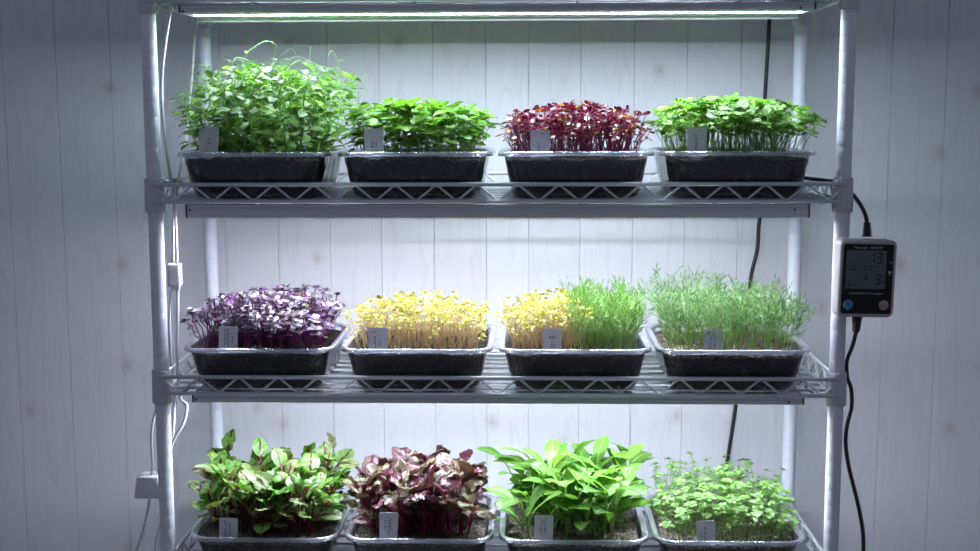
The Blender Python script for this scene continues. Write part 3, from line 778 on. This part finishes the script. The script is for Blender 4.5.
plant('yellow_sprout', 1, 1, p_yel, 300, (.050, .084), [stem_cream, L_yel], 'yellow-leaved sprout on a cream stem in the second tray of the middle row', 'sprout', 'yellow sprouts filling the second tray of the middle row', 14, amt=.6, seed=16, hfn=edge_low, rt=.12)
plant('blond_cress_sprout', 1, 2, p_yel, 190, (.055, .090), [stem_cream, L_yel], 'yellow sprout sharing the third tray of the middle row with fine green dill', 'sprout', 'yellow sprouts in the left half of the third tray of the middle row', 12, w=.112, d=.212, cx=-.046, amt=.6, seed=17, hfn=edge_low, rt=.12)
plant('sorrel_plant', 2, 0, p_big('sor'), 95, (.055, .126), None, 'green sorrel plant with dark red veins and stems, bottom left tray', 'sorrel plant', 'red-veined sorrel in the bottom left tray', 14, w=.188, d=.20, amt=.7, seed=18)
plant('beet_plant', 2, 1, p_big('beet'), 88, (.060, .118), None, 'bronze and green beet plant with magenta stems, second tray of the bottom row', 'beet plant', 'bronze beet plants in the second tray of the bottom row', 14, w=.178, d=.195, amt=.65, seed=19)
plant('spinach_plant', 2, 2, p_big('spi'), 64, (.055, .115), None, 'green plant with long smooth pointed leaves, third tray of the bottom row', 'spinach plant', 'long-leaved spinach in the third tray of the bottom row', 12, w=.175, d=.180, amt=.65, seed=20)
plant('cress_seedling', 2, 3, p_cress, 300, (.058, .118), [stem_g, L_cress], 'small round-leaved green seedling in the bottom right tray', 'seedling', 'cress seedlings in the bottom right tray', 14, amt=.65, seed=21, hfn=lambda x, y, r: edge_low(x, y, r) * (.80 + .9 * max(0, y + .03)), rt=.12)

def feathery(name, k, i, n, h0, h1, w, d, cx, mats, label, cat, seed, needles, hfn=None, br=(4, 6), spread=.45):
    """one mass of fine thread-like leaves on thin stems"""
    r = random.Random(seed); m = MB(); zs = SOILH[k] - .003
    for x, y in spots(r, n, w, d, cx, 0):
        h = r.uniform(h0, h1) * (hfn(x, y, r) if hfn else 1)
        q = Matrix.Translation((x, y, zs)) @ tilt_mat(x, y, .11, .12, .5, r, .12).to_matrix().to_4x4()
        P = stem_pts(r, h, .014)
        m.rnd = r.random(); m.tube([q @ p for p in P], [.0007, .0007, .0006, .0005, .0004, .0003], 4, 0, False)
        m.rnd = r.random()
        for b in range(r.randint(*br)):
            t = r.uniform(.45, 1); j = min(4, int(t * 5)); base = P[j].lerp(P[j + 1], t * 5 - j if t < 1 else 1)
            a = r.uniform(0, 2 * PI); el = r.uniform(.2, 1.3); L = r.uniform(.014, .028)
            dirv = Vector((math.cos(a) * math.cos(el), math.sin(a) * math.cos(el), math.sin(el)))
            e = base + dirv * L
            m.tube([q @ base, q @ (base + dirv * L * .6), q @ e], [.0004, .00035, .0003], 3, 1, False)
            for z in range(needles):
                u = r.uniform(.2, 1); s0 = base + dirv * L * u
                dv = (dirv + Vector((r.uniform(-1, 1), r.uniform(-1, 1), r.uniform(-.6, 1))) * .8).normalized() * r.uniform(.006, .013)
                sd = dv.cross(Vector((r.uniform(-1, 1), r.uniform(-1, 1), 1))).normalized() * 0.00055
                mid = s0 + dv * .5 + Vector((0, 0, .0006))
                m.add([q @ (s0 - sd), q @ (s0 + sd), q @ (mid + sd), q @ (s0 + dv), q @ (mid - sd)], [(0, 1, 2, 4), (4, 2, 3)], 1)
    o = m.obj(name, mats); o.location = (TX[i], TY, ZM[k])
    tag(o, label, cat, kind='stuff')
feathery('dill', 1, 2, 200, .068, .092, .102, .212, .050, [stem_g, L_dill], 'fine bright green dill threads in the right half of the third middle tray', 'dill', 31, 7, hfn=lambda x, y, r: 1 + .9 * max(0, y))
feathery('fennel', 1, 3, 300, .066, .094, .205, .215, 0, [stem_g, L_fen], 'feathery green fennel mass filling the right tray of the middle row', 'fennel', 32, 8, hfn=lambda x, y, r: 1 + 2.2 * max(0, y) * (1.2 if x < 0 else .8))

# ---------------------------------------------------------------- light and camera
wd = bpy.data.worlds.new('room'); sc.world = wd; wd.use_nodes = True
bg = wd.node_tree.nodes['Background']; bg.inputs[0].default_value = (.70, .76, 1.0, 1); bg.inputs[1].default_value = .20

cam = bpy.data.cameras.new('camera'); co = bpy.data.objects.new('camera', cam); C.objects.link(co)
cam.sensor_width = 36; cam.lens = 1239.2307 * 36 / 980; cam.clip_start = .01
pit, yaw, roll = .1297, .0319, -.0031
Rm = Matrix.Rotation(yaw, 4, 'Z') @ Matrix.Rotation(PI / 2 - pit, 4, 'X') @ Matrix.Rotation(roll, 4, 'Z')
co.matrix_world = Matrix.Translation((.056, -2.0705, 1.4)) @ Rm
sc.camera = co
sc.view_settings.view_transform = 'Standard'; sc.view_settings.look = 'None'; sc.view_settings.exposure = 0; sc.view_settings.gamma = 1
sc.cycles.use_denoising = True
sc.cycles.max_bounces = 8; sc.cycles.transparent_max_bounces = 24; sc.cycles.diffuse_bounces = 4
sc.cycles.caustics_reflective = False; sc.cycles.caustics_refractive = False
